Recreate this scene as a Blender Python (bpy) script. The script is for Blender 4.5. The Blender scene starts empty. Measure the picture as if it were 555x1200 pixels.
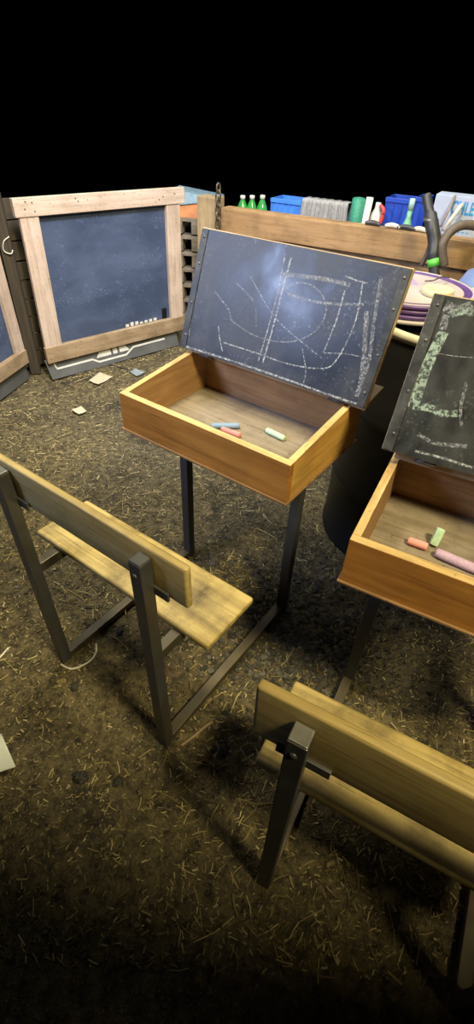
import bpy, bmesh, math, random
from mathutils import Vector, Matrix, noise
random.seed(7)
C = bpy.context.scene.collection
SC = bpy.context.scene
# ------------------------------------------------------------ camera
F, PITCH, ROLL, S = 572.09, 0.6981, 0.0504, 0.85
H = 1.5 * S
fwd = Vector((0, math.cos(PITCH), -math.sin(PITCH)))
right0 = Vector((1, 0, 0)); up0 = right0.cross(fwd)
right = right0 * math.cos(ROLL) + up0 * math.sin(ROLL)
up = -right0 * math.sin(ROLL) + up0 * math.cos(ROLL)
cd = bpy.data.cameras.new('camera'); cam = bpy.data.objects.new('camera', cd); C.objects.link(cam)
cd.sensor_fit = 'VERTICAL'; cd.sensor_height = 36; cd.lens = F / 1200 * 36; cd.clip_start = 0.02
M = Matrix((right, up, -fwd)).transposed().to_4x4(); M.translation = Vector((0, 0, H))
cam.matrix_world = M
SC.camera = cam
CP = Vector((0, 0, H))
# ------------------------------------------------------------ world, lights, exposure
w = bpy.data.worlds.new('world'); SC.world = w; w.use_nodes = True
w.node_tree.nodes['Background'].inputs[0].default_value = (0, 0, 0, 1)
w.node_tree.nodes['Background'].inputs[1].default_value = 0.0
SC.view_settings.view_transform = 'Standard'; SC.view_settings.look = 'None'
SC.view_settings.gamma = 1; SC.view_settings.use_curve_mapping = False
SC.view_settings.exposure = 0.0

def lamp(name, kind, loc, target, power, col, **kw):
    l = bpy.data.lights.new(name, kind); o = bpy.data.objects.new(name, l); C.objects.link(o)
    l.energy = power; l.color = col
    for k, v in kw.items(): setattr(l, k, v)
    o.location = loc
    o.rotation_euler = (Vector(target) - Vector(loc)).to_track_quat('-Z', 'Y').to_euler()
    return o
# added warm spot behind the viewer's right shoulder, cone cut to darken the foreground
lamp('added_warm_spot', 'SPOT', (1.0, -0.50, 2.95), (0.4, 5.85, 0.0), 470, (1.0, 0.84, 0.42), spot_size=math.radians(100), spot_blend=0.05, shadow_soft_size=0.22)
# hooded barn lamp hanging over the desks
lamp('hanging_barn_lamp', 'SPOT', (-0.42, 1.32, 2.35), (-0.30, 3.25, 0.0), 160, (1.0, 0.89, 0.58), spot_size=math.radians(122), spot_blend=0.14, shadow_soft_size=0.20)
# added area fill overhead to soften the black shadows, no visible source
lamp('overhead_fill', 'AREA', (0.0, 2.5, 2.9), (0.0, 2.7, 0.0), 30, (0.95, 0.95, 0.82), shape='RECTANGLE', size=3.0, size_y=1.3, spread=math.radians(88))
# added cool spot aimed to brighten the framed blackboards
lamp('added_cool_spot', 'SPOT', (0.1, 1.2, 2.7), (-0.65, 3.1, 0.3), 340, (0.86, 0.86, 1.0), spot_size=math.radians(64), spot_blend=0.7, shadow_soft_size=0.25)
# daylight from the side opening on the left
lamp('side_opening_daylight', 'AREA', (-2.15, 0.37, 1.95), (0.8, 2.3, 0.6), 11, (0.52, 0.64, 1.0), shape='RECTANGLE', size=0.8, size_y=0.5, spread=math.radians(60))

# ------------------------------------------------------------ helpers
def ray(x, y):
    return (fwd + right * ((x - 277.5) / F) - up * ((y - 600.5) / F)).normalized()
def on_z(x, y, z=0.0):
    d = ray(x, y); return CP + d * ((z - H) / d.z)
def on_y(x, y, Y):
    d = ray(x, y); return CP + d * (Y / d.y)
def on_plane(x, y, P, n):
    d = ray(x, y); return CP + d * ((P - CP).dot(n) / d.dot(n))
def tag(o, label=None, cat=None, group=None, kind=None):
    if label: o['label'] = label
    if cat: o['category'] = cat
    if group: o['group'] = group
    if kind: o['kind'] = kind
    return o
def empty(name, loc, rz=0.0, label=None, cat=None, group=None):
    o = bpy.data.objects.new(name, None); C.objects.link(o); o.location = loc; o.rotation_euler = (0, 0, rz)
    o.empty_display_size = 0.05
    return tag(o, label, cat, group)
def link(name, bm, mats, parent=None, smooth=False, loc=None):
    me = bpy.data.meshes.new(name); bmesh.ops.recalc_face_normals(bm, faces=bm.faces[:]) if bm.faces else None
    bm.to_mesh(me); bm.free()
    for m in (mats if isinstance(mats, (list, tuple)) else [mats]): me.materials.append(m)
    if smooth:
        for p in me.polygons: p.use_smooth = True
    o = bpy.data.objects.new(name, me); C.objects.link(o)
    if parent: o.parent = parent
    if loc is not None: o.location = loc
    return o
def mesh(name, vs, fs, mats, parent=None, smooth=False, mi=None):
    me = bpy.data.meshes.new(name); me.from_pydata([tuple(v) for v in vs], [], fs); me.update()
    for m in (mats if isinstance(mats, (list, tuple)) else [mats]): me.materials.append(m)
    if smooth:
        for p in me.polygons: p.use_smooth = True
    if mi:
        for p, k in zip(me.polygons, mi): p.material_index = k
    o = bpy.data.objects.new(name, me); C.objects.link(o)
    if parent: o.parent = parent
    return o
HF = [(0, 3, 2, 1), (4, 5, 6, 7), (0, 1, 5, 4), (1, 2, 6, 5), (2, 3, 7, 6), (3, 0, 4, 7)]
def hexa(bm, c, bev=0.0, seg=2, mi=0):
    """eight corners: four of the bottom, four of the top, same order"""
    t = bmesh.new(); vs = [t.verts.new(q) for q in c]
    for f in HF: t.faces.new([vs[i] for i in f])
    bmesh.ops.recalc_face_normals(t, faces=t.faces[:])
    if bev: bmesh.ops.bevel(t, geom=t.edges[:], offset=bev, segments=seg, profile=0.6, affect='EDGES')
    for f in t.faces: f.material_index = mi
    me = bpy.data.meshes.new('tmp'); t.to_mesh(me); t.free(); bm.from_mesh(me); bpy.data.meshes.remove(me)
def box(bm, x0, x1, y0, y1, z0, z1, bev=0.0, seg=2, mi=0):
    hexa(bm, [(x0, y0, z0), (x1, y0, z0), (x1, y1, z0), (x0, y1, z0), (x0, y0, z1), (x1, y0, z1), (x1, y1, z1), (x0, y1, z1)], bev, seg, mi)
def slab(bm, o, ax, ay, az, bev=0.0, seg=2, mi=0):
    """box from corner o with three edge vectors"""
    o, ax, ay, az = map(Vector, (o, ax, ay, az))
    hexa(bm, [o, o + ax, o + ax + ay, o + ay, o + az, o + ax + az, o + ax + ay + az, o + ay + az], bev, seg, mi)
def tube(bm, pts, r, n=10, mi=0, cap=True, rad=None):
    pts = [Vector(p) for p in pts]; rings = []
    for i, p in enumerate(pts):
        d = (pts[min(i + 1, len(pts) - 1)] - pts[max(i - 1, 0)]).normalized()
        a = d.cross(Vector((0, 0, 1)))
        if a.length < 1e-3: a = d.cross(Vector((1, 0, 0)))
        a.normalize(); b = d.cross(a)
        rr = rad[i] if rad else r
        rings.append([bm.verts.new(p + a * (rr * math.cos(t * 2 * math.pi / n)) + b * (rr * math.sin(t * 2 * math.pi / n))) for t in range(n)])
    for A, B in zip(rings, rings[1:]):
        for k in range(n):
            f = bm.faces.new((A[k], A[(k + 1) % n], B[(k + 1) % n], B[k])); f.material_index = mi
    if cap:
        for R_ in (rings[0], rings[-1]):
            f = bm.faces.new(R_); f.material_index = mi
def smooth_path(pts, n=8):
    pts = [Vector(p) for p in pts]; out = []
    for i in range(len(pts) - 1):
        p0, p1, p2, p3 = pts[max(i - 1, 0)], pts[i], pts[i + 1], pts[min(i + 2, len(pts) - 1)]
        for k in range(n):
            t = k / n
            out.append(0.5 * ((2 * p1) + (p2 - p0) * t + (2 * p0 - 5 * p1 + 4 * p2 - p3) * t * t + (3 * p1 - p0 - 3 * p2 + p3) * t ** 3))
    out.append(pts[-1]); return out
def lathe(bm, prof, c=(0, 0, 0), n=64, mi=0):
    c = Vector(c); rings = []
    for r, z in prof:
        if r < 1e-5: rings.append([bm.verts.new(c + Vector((0, 0, z)))])
        else: rings.append([bm.verts.new(c + Vector((r * math.cos(2 * math.pi * k / n), r * math.sin(2 * math.pi * k / n), z))) for k in range(n)])
    for A, B in zip(rings, rings[1:]):
        for k in range(n):
            if len(A) == 1 and len(B) == 1: continue
            if len(A) == 1: f = bm.faces.new((A[0], B[k], B[(k + 1) % n]))
            elif len(B) == 1: f = bm.faces.new((A[k], A[(k + 1) % n], B[0]))
            else: f = bm.faces.new((A[k], A[(k + 1) % n], B[(k + 1) % n], B[k]))
            f.material_index = mi
def ribbon(bm, pts, wd, nrm, lift=0.0008, mi=0, th=0.0004):
    """raised chalk or paint line lying on a plane"""
    pts = [Vector(p) for p in pts]; n = Vector(nrm).normalized(); prev = None
    for i, p in enumerate(pts):
        d = (pts[min(i + 1, len(pts) - 1)] - pts[max(i - 1, 0)]).normalized(); s_ = d.cross(n).normalized() * (wd / 2)
        a, b = p - s_ + n * lift, p + s_ + n * lift
        cur = [bm.verts.new(a), bm.verts.new(b)]
        if prev:
            f = bm.faces.new((prev[0], prev[1], cur[1], cur[0])); f.material_index = mi
        prev = cur

# ------------------------------------------------------------ materials
def new_mat(name):
    m = bpy.data.materials.new(name); m.use_nodes = True; nt = m.node_tree
    return m, nt, nt.nodes['Principled BSDF']
def N(nt, t, **kw):
    n = nt.nodes.new(t)
    for k, v in kw.items():
        if k in n.inputs.keys() if not k.startswith('_') else False: n.inputs[k].default_value = v
        else: setattr(n, k.lstrip('_'), v)
    return n
def ramp(nt, fac, stops):
    r = nt.nodes.new('ShaderNodeValToRGB'); el = r.color_ramp.elements
    while len(el) < len(stops): el.new(0.5)
    for e, (p, c) in zip(el, stops):
        e.position = p; e.color = (*c, 1) if len(c) == 3 else c
    nt.links.new(fac, r.inputs[0]); return r.outputs[0]
def coords(nt, scale=(1, 1, 1), loc=(0, 0, 0)):
    tc = nt.nodes.new('ShaderNodeTexCoord'); mp = nt.nodes.new('ShaderNodeMapping')
    mp.inputs['Scale'].default_value = scale; mp.inputs['Location'].default_value = loc
    nt.links.new(tc.outputs['Object'], mp.inputs[0]); return mp.outputs[0]
def noi(nt, vec, scale, detail=5, rough=0.55, dist=0.0):
    n = nt.nodes.new('ShaderNodeTexNoise'); n.inputs['Scale'].default_value = scale; n.inputs['Detail'].default_value = detail
    n.inputs['Roughness'].default_value = rough; n.inputs['Distortion'].default_value = dist
    nt.links.new(vec, n.inputs['Vector']); return n.outputs['Fac']
def mix(nt, f, a, b, mode='MIX'):
    m = nt.nodes.new('ShaderNodeMix'); m.data_type = 'RGBA'; m.blend_type = mode
    for s_, v in ((m.inputs[0], f), (m.inputs[6], a), (m.inputs[7], b)):
        if isinstance(v, (int, float)): s_.default_value = v
        elif isinstance(v, tuple): s_.default_value = (*v, 1) if len(v) == 3 else v
        else: nt.links.new(v, s_)
    return m.outputs[2]
def bump(nt, b, h, strength=0.3, dist=0.002):
    n = nt.nodes.new('ShaderNodeBump'); n.inputs['Strength'].default_value = strength; n.inputs['Distance'].default_value = dist
    nt.links.new(h, n.inputs['Height']); nt.links.new(n.outputs[0], b.inputs['Normal'])
def flat(name, col, rough=0.6, metal=0.0, var=0.25, sc=30, bm_=0.1, spec=0.5):
    m, nt, b = new_mat(name); v = coords(nt)
    f = noi(nt, v, sc, 5)
    nt.links.new(ramp(nt, f, [(0.3, tuple(c * (1 - var) for c in col)), (0.7, tuple(min(1, c * (1 + var)) for c in col))]), b.inputs['Base Color'])
    b.inputs['Roughness'].default_value = rough; b.inputs['Metallic'].default_value = metal
    b.inputs['Specular IOR Level'].default_value = spec
    if bm_: bump(nt, b, f, bm_, 0.001)
    return m
def wood(name, axis, dark, mid, light, grime=(0.05, 0.035, 0.02), gr_amt=0.5, rough=0.5, grain=1.0, loc=(0, 0, 0), gr_sc=7, specks=0.0, coat=0.0):
    m, nt, b = new_mat(name)
    st = [55 * grain] * 3; st['xyz'.index(axis)] = 3.2 * grain
    v = coords(nt, tuple(st), loc)
    g1 = noi(nt, v, 1.0, 6, 0.6, 0.5)
    st2 = [14 * grain] * 3; st2['xyz'.index(axis)] = 1.3
    v2 = coords(nt, tuple(st2), loc); g2 = noi(nt, v2, 1.0, 3, 0.5, 1.2)
    c1 = ramp(nt, g1, [(0.28, dark), (0.5, mid), (0.72, light)])
    c2 = ramp(nt, g2, [(0.35, mid), (0.65, light)])
    c = mix(nt, 0.35, c1, c2)
    st5 = [150 * grain] * 3; st5['xyz'.index(axis)] = 5
    g5 = noi(nt, coords(nt, tuple(st5), loc), 1.0, 3, 0.6, 0.3)
    c = mix(nt, ramp(nt, g5, [(0.60, (0, 0, 0)), (0.70, (0.55, 0.55, 0.55))]), c, tuple(x * 0.45 for x in dark))
    v3 = coords(nt, (1, 1, 1), loc); g3 = noi(nt, v3, gr_sc, 7, 0.65)
    gf = ramp(nt, g3, [(0.45, (0, 0, 0)), (0.75, (gr_amt,) * 3)])
    c = mix(nt, gf, c, grime)
    if specks:
        g4 = noi(nt, v3, 95, 2, 0.5); sf = ramp(nt, g4, [(0.68, (0, 0, 0)), (0.72, (specks,) * 3)])
        c = mix(nt, sf, c, (0.05, 0.03, 0.02))
    nt.links.new(c, b.inputs['Base Color']); b.inputs['Roughness'].default_value = rough
    b.inputs['Coat Weight'].default_value = coat; b.inputs['Coat Roughness'].default_value = 0.3
    bump(nt, b, g1, 0.25, 0.0012)
    return m
BOXC = ((0.16, 0.055, 0.010), (0.33, 0.135, 0.026), (0.46, 0.22, 0.05))
RIMC = ((0.30, 0.17, 0.06), (0.55, 0.37, 0.15), (0.72, 0.53, 0.27))
INC = ((0.18, 0.08, 0.03), (0.30, 0.155, 0.06), (0.40, 0.24, 0.11))
m_front = wood('varnished_pine_front', 'x', *BOXC, gr_amt=0.35, rough=0.38, coat=0.15)
m_side = wood('varnished_pine_side', 'y', (0.30, 0.14, 0.03), (0.45, 0.25, 0.06), (0.58, 0.37, 0.12), gr_amt=0.45, rough=0.45, grain=0.8)
m_rimx = wood('worn_rim_x', 'x', *RIMC, gr_amt=0.5, rough=0.55, specks=0.5)
m_rimy = wood('worn_rim_y', 'y', *RIMC, gr_amt=0.5, rough=0.55, specks=0.5)
m_inx = wood('inner_pine_x', 'x', *INC, gr_amt=0.5, rough=0.6)
m_iny = wood('inner_pine_y', 'y', *INC, gr_amt=0.3, rough=0.6)
m_floor = wood('tray_floor', 'x', (0.13, 0.10, 0.075), (0.22, 0.18, 0.14), (0.32, 0.27, 0.22), grime=(0.09, 0.06, 0.045), gr_amt=0.7, rough=0.7, gr_sc=9, specks=0.6)
m_under = wood('plywood_edge', 'x', (0.10, 0.045, 0.015), (0.2, 0.10, 0.035), (0.32, 0.2, 0.1), rough=0.7)
SEATC = ((0.09, 0.06, 0.02), (0.36, 0.27, 0.10), (0.58, 0.46, 0.20))
m_seat = wood('worn_seat', 'x', *SEATC, grime=(0.07, 0.05, 0.02), gr_amt=1.0, rough=0.5, gr_sc=9)
m_back = wood('worn_backrest', 'x', (0.19, 0.13, 0.045), (0.37, 0.275, 0.11), (0.54, 0.43, 0.20), grime=(0.12, 0.08, 0.035), gr_amt=0.6, rough=0.5)
m_lidw = wood('lid_wood', 'x', (0.3, 0.2, 0.1), (0.42, 0.3, 0.17), (0.5, 0.38, 0.24), gr_amt=0.5, rough=0.6)

def steel(name, col=(0.085, 0.09, 0.10), rust=(0.10, 0.065, 0.035), amt=0.5):
    m, nt, b = new_mat(name); v = coords(nt)
    f = noi(nt, v, 22, 6, 0.6); f2 = noi(nt, v, 5, 4, 0.6)
    c = mix(nt, ramp(nt, f2, [(0.42, (0, 0, 0)), (0.65, (amt,) * 3)]), mix(nt, f, tuple(c * 0.7 for c in col), tuple(c * 1.3 for c in col)), rust)
    nt.links.new(c, b.inputs['Base Color']); b.inputs['Metallic'].default_value = 0.55
    nt.links.new(ramp(nt, f, [(0.3, (0.32,) * 3), (0.7, (0.52,) * 3)]), b.inputs['Roughness'])
    bump(nt, b, f, 0.12, 0.001); return m
m_steel = steel('dark_steel'); m_cap = steel('scuffed_steel_cap', (0.13, 0.13, 0.14), (0.3, 0.3, 0.3), 0.6)
m_rail = steel('muddy_steel', (0.09, 0.08, 0.06), (0.12, 0.09, 0.05), 0.8)

def slate(name, base, dust, amt, rough=0.4, sc=3.0, loc=(0, 0, 0), streak=(1, 1, 1), spk=0.5):
    m, nt, b = new_mat(name); v = coords(nt, streak, loc); v1 = coords(nt, (1, 1, 1), loc)
    f = noi(nt, v, sc, 6, 0.65, 0.3); f2 = noi(nt, v1, 160, 3, 0.6); f3 = noi(nt, v1, sc * 2.2, 6, 0.7, 0.4)
    c = mix(nt, ramp(nt, f, [(0.42, (0, 0, 0)), (0.66, (amt,) * 3)]), base, dust)
    b.inputs['Specular IOR Level'].default_value = 0.4
    k = nt.nodes.new('ShaderNodeMath'); k.operation = 'MULTIPLY'; nt.links.new(ramp(nt, f2, [(0.56, (0, 0, 0)), (0.70, (1, 1, 1))]), k.inputs[0]); nt.links.new(ramp(nt, f3, [(0.48, (0, 0, 0)), (0.62, (spk,) * 3)]), k.inputs[1])
    c = mix(nt, k.outputs[0], c, tuple(min(1, d * 2.2) for d in dust))
    nt.links.new(c, b.inputs['Base Color'])
    nt.links.new(ramp(nt, f, [(0.35, (rough,) * 3), (0.65, (min(1, rough + 0.25),) * 3)]), b.inputs['Roughness'])
    bump(nt, b, f2, 0.08, 0.0006); return m
m_slate = slate('lid_blackboard', (0.006, 0.0065, 0.009), (0.06, 0.064, 0.078), 0.75, 0.30, 6.5, streak=(1, 1, 0.7), spk=0.9)
m_slate2 = slate('lid_blackboard_worn', (0.009, 0.010, 0.011), (0.065, 0.072, 0.075), 0.6, 0.36, 7.0, (3, 1, 2), streak=(1, 1, 0.5))
m_edge = slate('lid_border', (0.010, 0.010, 0.011), (0.10, 0.105, 0.11), 0.5, 0.4, 14.0)
m_panel = slate('wall_blackboard', (0.042, 0.062, 0.125), (0.09, 0.125, 0.23), 0.6, 0.42, 3.0, streak=(0.7, 1, 1.6), spk=0.7)

def chalk_ink(name, col, lo=0.45, hi=0.62, sc=170):
    m, nt, b = new_mat(name); v = coords(nt)
    f = noi(nt, v, sc, 3, 0.7); b.inputs['Base Color'].default_value = (*col, 1); b.inputs['Roughness'].default_value = 0.95
    nt.links.new(ramp(nt, f, [(lo, (0, 0, 0)), (hi, (0.8, 0.8, 0.8))]), b.inputs['Alpha']); return m
m_ink = chalk_ink('white_chalk_marks', (0.48, 0.51, 0.57), 0.36, 0.66); m_inkg = chalk_ink('green_chalk_marks', (0.36, 0.47, 0.42), 0.40, 0.60, 120)
m_inkf = chalk_ink('faint_chalk_marks', (0.36, 0.38, 0.44), 0.40, 0.70)
def chalk(name, col): return flat(name, col, 0.95, var=0.12, sc=120, bm_=0.4, spec=0.1)
m_cb, m_cp, m_cg, m_cr, m_cv = chalk('blue_chalk', (0.22, 0.33, 0.5)), chalk('pink_chalk', (0.72, 0.26, 0.27)), chalk('green_chalk', (0.46, 0.64, 0.47)), chalk('coral_chalk', (0.76, 0.33, 0.34)), chalk('lilac_chalk', (0.50, 0.36, 0.52))
m_framew = wood('whitewashed_rail_x', 'x', (0.34, 0.25, 0.19), (0.50, 0.39, 0.33), (0.60, 0.50, 0.45), grime=(0.2, 0.13, 0.07), gr_amt=0.5, rough=0.75, specks=0.7, gr_sc=5)
m_framez = wood('whitewashed_stile_z', 'z', (0.34, 0.25, 0.19), (0.50, 0.39, 0.33), (0.60, 0.50, 0.45), grime=(0.2, 0.13, 0.07), gr_amt=0.5, rough=0.75, specks=0.7, gr_sc=5)
m_frameb = wood('muddy_bottom_rail', 'x', (0.16, 0.11, 0.06), (0.30, 0.21, 0.13), (0.42, 0.32, 0.22), grime=(0.10, 0.07, 0.03), gr_amt=0.7, rough=0.8, specks=0.8, gr_sc=9)
m_crate = wood('crate_plank', 'x', (0.16, 0.085, 0.035), (0.29, 0.17, 0.075), (0.37, 0.235, 0.12), grime=(0.07, 0.04, 0.02), gr_amt=0.8, rough=0.75, specks=0.7, gr_sc=6)
m_post = wood('crate_post', 'z', (0.24, 0.16, 0.08), (0.34, 0.25, 0.14), (0.42, 0.32, 0.2), gr_amt=0.5, rough=0.75)
m_pallet = wood('grey_pallet', 'x', (0.12, 0.10, 0.07), (0.24, 0.20, 0.15), (0.36, 0.31, 0.25), gr_amt=0.6, rough=0.85)
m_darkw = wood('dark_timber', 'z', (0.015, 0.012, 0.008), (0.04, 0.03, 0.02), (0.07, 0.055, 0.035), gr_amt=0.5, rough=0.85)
m_sign = flat('grey_sign_board', (0.09, 0.095, 0.10), 0.55, var=0.2, sc=12)
m_white = flat('white_paint', (0.6, 0.6, 0.58), 0.6, var=0.1)
m_black = flat('black_enamel', (0.006, 0.006, 0.007), 0.42, var=0.3, sc=12, bm_=0.05, spec=0.35)
m_cream = flat('cream_ring', (0.46, 0.44, 0.34), 0.5, var=0.15)
m_purple = flat('purple_lid', (0.095, 0.045, 0.21), 0.4, var=0.15); m_lilac = flat('lilac_print', (0.34, 0.26, 0.46), 0.5, var=0.1)
m_lidwhite = flat('white_lid_face', (0.42, 0.37, 0.41), 0.5, var=0.12, sc=6)
m_yellow = flat('cream_disc', (0.56, 0.54, 0.36), 0.6, var=0.08)
m_bluep = flat('blue_plastic', (0.015, 0.06, 0.48), 0.4, var=0.15); m_bluel = flat('light_blue_plastic', (0.05, 0.20, 0.72), 0.45, var=0.15)
m_blueg = flat('grey_blue_plastic', (0.16, 0.22, 0.42), 0.45, var=0.15, sc=6)
m_grey = flat('grey_cloth', (0.26, 0.26, 0.27), 0.9, var=0.2, sc=60)
m_teal = flat('teal_mesh', (0.02, 0.20, 0.13), 0.6, var=0.4, sc=140, bm_=0.6); m_red = flat('red_plastic', (0.6, 0.05, 0.04), 0.45, var=0.1)
m_card = flat('white_card', (0.40, 0.46, 0.66), 0.7, var=0.04); m_blueink = flat('blue_print', (0.03, 0.25, 0.60), 0.6, var=0.05)
m_paper = flat('paper', (0.44, 0.38, 0.27), 0.8, var=0.12, sc=18); m_paperw = flat('white_paper', (0.55, 0.58, 0.54), 0.8, var=0.12, sc=18)
m_hose = flat('rubber_hose', (0.03, 0.03, 0.035), 0.45, var=0.4, sc=40); m_brown = flat('brown_hose', (0.10, 0.075, 0.06), 0.6, var=0.3)
m_orange = flat('orange_board', (0.62, 0.26, 0.12), 0.6, var=0.15); m_coal = flat('dark_stone', (0.022, 0.021, 0.019), 0.75, var=0.4, sc=50, bm_=0.5)
m_strap = flat('white_strap', (0.55, 0.52, 0.47), 0.6, var=0.15); m_stick = wood('stick_wood', 'x', (0.12, 0.08, 0.04), (0.2, 0.14, 0.08), (0.28, 0.2, 0.12))
m_greenstrap = flat('lime_strap', (0.10, 0.45, 0.06), 0.5, var=0.3)
def glassy(name, col):
    m, nt, b = new_mat(name); b.inputs['Base Color'].default_value = (*col, 1); b.inputs['Transmission Weight'].default_value = 0.45
    b.inputs['Roughness'].default_value = 0.12; return m
m_bottle = glassy('green_bottle_plastic', (0.05, 0.42, 0.09))
def rand_island(name, stops, rough=0.75):
    m, nt, b = new_mat(name); g = nt.nodes.new('ShaderNodeNewGeometry')
    nt.links.new(ramp(nt, g.outputs['Random Per Island'], stops), b.inputs['Base Color']); b.inputs['Roughness'].default_value = rough; return m
m_straw = rand_island('straw', [(0.0, (0.09, 0.065, 0.03)), (0.4, (0.22, 0.175, 0.075)), (0.75, (0.38, 0.30, 0.13)), (1.0, (0.58, 0.48, 0.26))])
m_chip = rand_island('wood_chips', [(0.0, (0.03, 0.024, 0.014)), (0.35, (0.11, 0.085, 0.042)), (0.85, (0.22, 0.175, 0.082)), (1.0, (0.44, 0.37, 0.21))])
m_clod = rand_island('clods', [(0.0, (0.014, 0.013, 0.011)), (0.6, (0.05, 0.045, 0.035)), (1.0, (0.10, 0.095, 0.08))], 0.9)
def ground_mat():
    m, nt, b = new_mat('dirt_and_chaff'); v = coords(nt)
    a = noi(nt, v, 3.5, 8, 0.72); f = noi(nt, v, 38, 8, 0.7); g = noi(nt, v, 130, 4, 0.7)
    c = mix(nt, a, (0.06, 0.045, 0.024), (0.27, 0.215, 0.105))
    c = mix(nt, ramp(nt, a, [(0.36, (1, 1, 1)), (0.46, (0, 0, 0))]), c, (0.035, 0.028, 0.017))
    c = mix(nt, ramp(nt, f, [(0.35, (0, 0, 0)), (0.6, (1, 1, 1))]), tuple(x for x in (0.02, 0.016, 0.010)), c)
    c = mix(nt, ramp(nt, g, [(0.58, (0, 0, 0)), (0.72, (0.8,) * 3)]), c, (0.42, 0.36, 0.19))
    nt.links.new(c, b.inputs['Base Color']); b.inputs['Roughness'].default_value = 0.95
    s_ = nt.nodes.new('ShaderNodeMath'); s_.operation = 'ADD'; nt.links.new(f, s_.inputs[0]); nt.links.new(g, s_.inputs[1])
    bump(nt, b, s_.outputs[0], 1.0, 0.014); return m
m_ground = ground_mat()

# ------------------------------------------------------------ ground
def gz(x, y):
    p = Vector((x, y, 0))
    return 0.010 * noise.noise(p * 2.3) + 0.006 * noise.noise(p * 9) + 0.0045 * noise.noise(p * 26) - 0.006
def ground():
    X0, X1, Y0, Y1, st = -2.6, 2.6, -0.6, 4.6, 0.018
    nx, ny = int((X1 - X0) / st), int((Y1 - Y0) / st); vs, fs = [], []
    for j in range(ny + 1):
        for i in range(nx + 1):
            x, y = X0 + i * st, Y0 + j * st; vs.append((x, y, gz(x, y)))
    for j in range(ny):
        for i in range(nx):
            a = j * (nx + 1) + i; fs.append((a, a + 1, a + nx + 2, a + nx + 1))
    tag(mesh('floor', vs, fs, m_ground, smooth=True), kind='structure')
ground()
def scatter_pos():
    while True:
        x, y = random.uniform(-1.9, 1.35), random.uniform(0.15, 3.4)
        if y > 2.0 and random.random() < 0.35: continue
        return x, y
def straw():
    vs, fs = [], []
    for k in range(30000):
        x, y = scatter_pos()
        if noise.noise(Vector((x * 1.6, y * 1.6, 3))) < random.uniform(-0.6, 0.25): continue
        L = random.choice((0.006, 0.009, 0.012, 0.018, 0.03)) * random.uniform(0.7, 1.3)
        if random.random() < 0.02: L = random.uniform(0.06, 0.11)
        a = random.uniform(0, 6.283); ti = random.uniform(-0.25, 0.3); wd = random.uniform(0.0007, 0.0016)
        d = Vector((math.cos(a), math.sin(a), 0)); sd = Vector((-d.y, d.x, 0)); bend = random.uniform(-0.08, 0.08) * L
        base = len(vs)
        for i, t in enumerate((-0.5, 0, 0.5)):
            c = Vector((x, y, 0)) + d * (L * t) + sd * (bend * (1 if i == 1 else 0))
            c.z = gz(c.x, c.y) + 0.0015 + max(0, ti * L * (t + 0.5))
            vs += [c - sd * wd, c + sd * wd, c + Vector((0, 0, wd * 1.3))]
        for s_ in (0, 3):
            b = base + s_
            fs += [(b, b + 3, b + 5, b + 2), (b + 1, b + 2, b + 5, b + 4), (b, b + 1, b + 4, b + 3)]
        fs += [(base, base + 2, base + 1), (base + 6, base + 7, base + 8)]
    tag(mesh('straw_litter', vs, fs, m_straw), 'thin pale straw pieces strewn over the dirt floor', 'straw', kind='stuff')
straw()
def chips():
    vs, fs = [], []
    for k in range(52000):
        x, y = scatter_pos(); a = random.uniform(0, 6.283); L = random.uniform(0.003, 0.013); W_ = L * random.uniform(0.12, 0.45); T = random.uniform(0.0008, 0.002)
        if random.random() < 0.04: L *= 1.8; W_ *= 1.5
        Rm = Matrix.Rotation(a, 3, 'Z') @ Matrix.Rotation(random.uniform(-0.5, 0.5), 3, 'X') @ Matrix.Rotation(random.uniform(-0.35, 0.35), 3, 'Y')
        o = Vector((x, y, gz(x, y) + 0.002)); b = len(vs)
        for (sx, sy, sz) in ((-1, -1, 0), (1, -.6, 0), (.8, 1, 0), (-1, .7, 0), (-1, -1, 1), (1, -.6, 1), (.8, 1, 1), (-1, .7, 1)):
            vs.append(o + Rm @ Vector((sx * L / 2 * random.uniform(.8, 1.1), sy * W_ / 2, sz * T)))
        fs += [tuple(b + i for i in f) for f in HF]
    tag(mesh('wood_chips', vs, fs, m_chip), 'small flat wood chips and bark flakes scattered on the dirt', 'wood chips', kind='stuff')
chips()
ICO = bmesh.new(); bmesh.ops.create_icosphere(ICO, subdivisions=1, radius=1); ICOV = [v.co.copy() for v in ICO.verts]; ICOF = [tuple(v.index for v in f.verts) for f in ICO.faces]
def clods():
    vs, fs = [], []
    for k in range(6500):
        x, y = scatter_pos(); r = random.uniform(0.002, 0.0065)
        # more gravel between the two desks
        if k % 4 == 0:
            x, y = random.gauss(0.2, 0.14), random.gauss(0.95, 0.15); r = random.uniform(0.004, 0.011)
        o = Vector((x, y, gz(x, y) + r * 0.2)); b = len(vs); sx, sy, sz = random.uniform(.7, 1.5), random.uniform(.6, 1.1), random.uniform(.4, .8); a = random.uniform(0, 6.28)
        Rm = Matrix.Rotation(a, 3, 'Z')
        for v in ICOV: vs.append(o + Rm @ Vector((v.x * sx, v.y * sy, v.z * sz)) * r * random.uniform(.75, 1.2))
        fs += [tuple(b + i for i in f) for f in ICOF]
    tag(mesh('gravel', vs, fs, m_clod), 'dark crumbs of earth and gravel lying over the dirt', 'gravel', kind='stuff')
clods()

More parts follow.
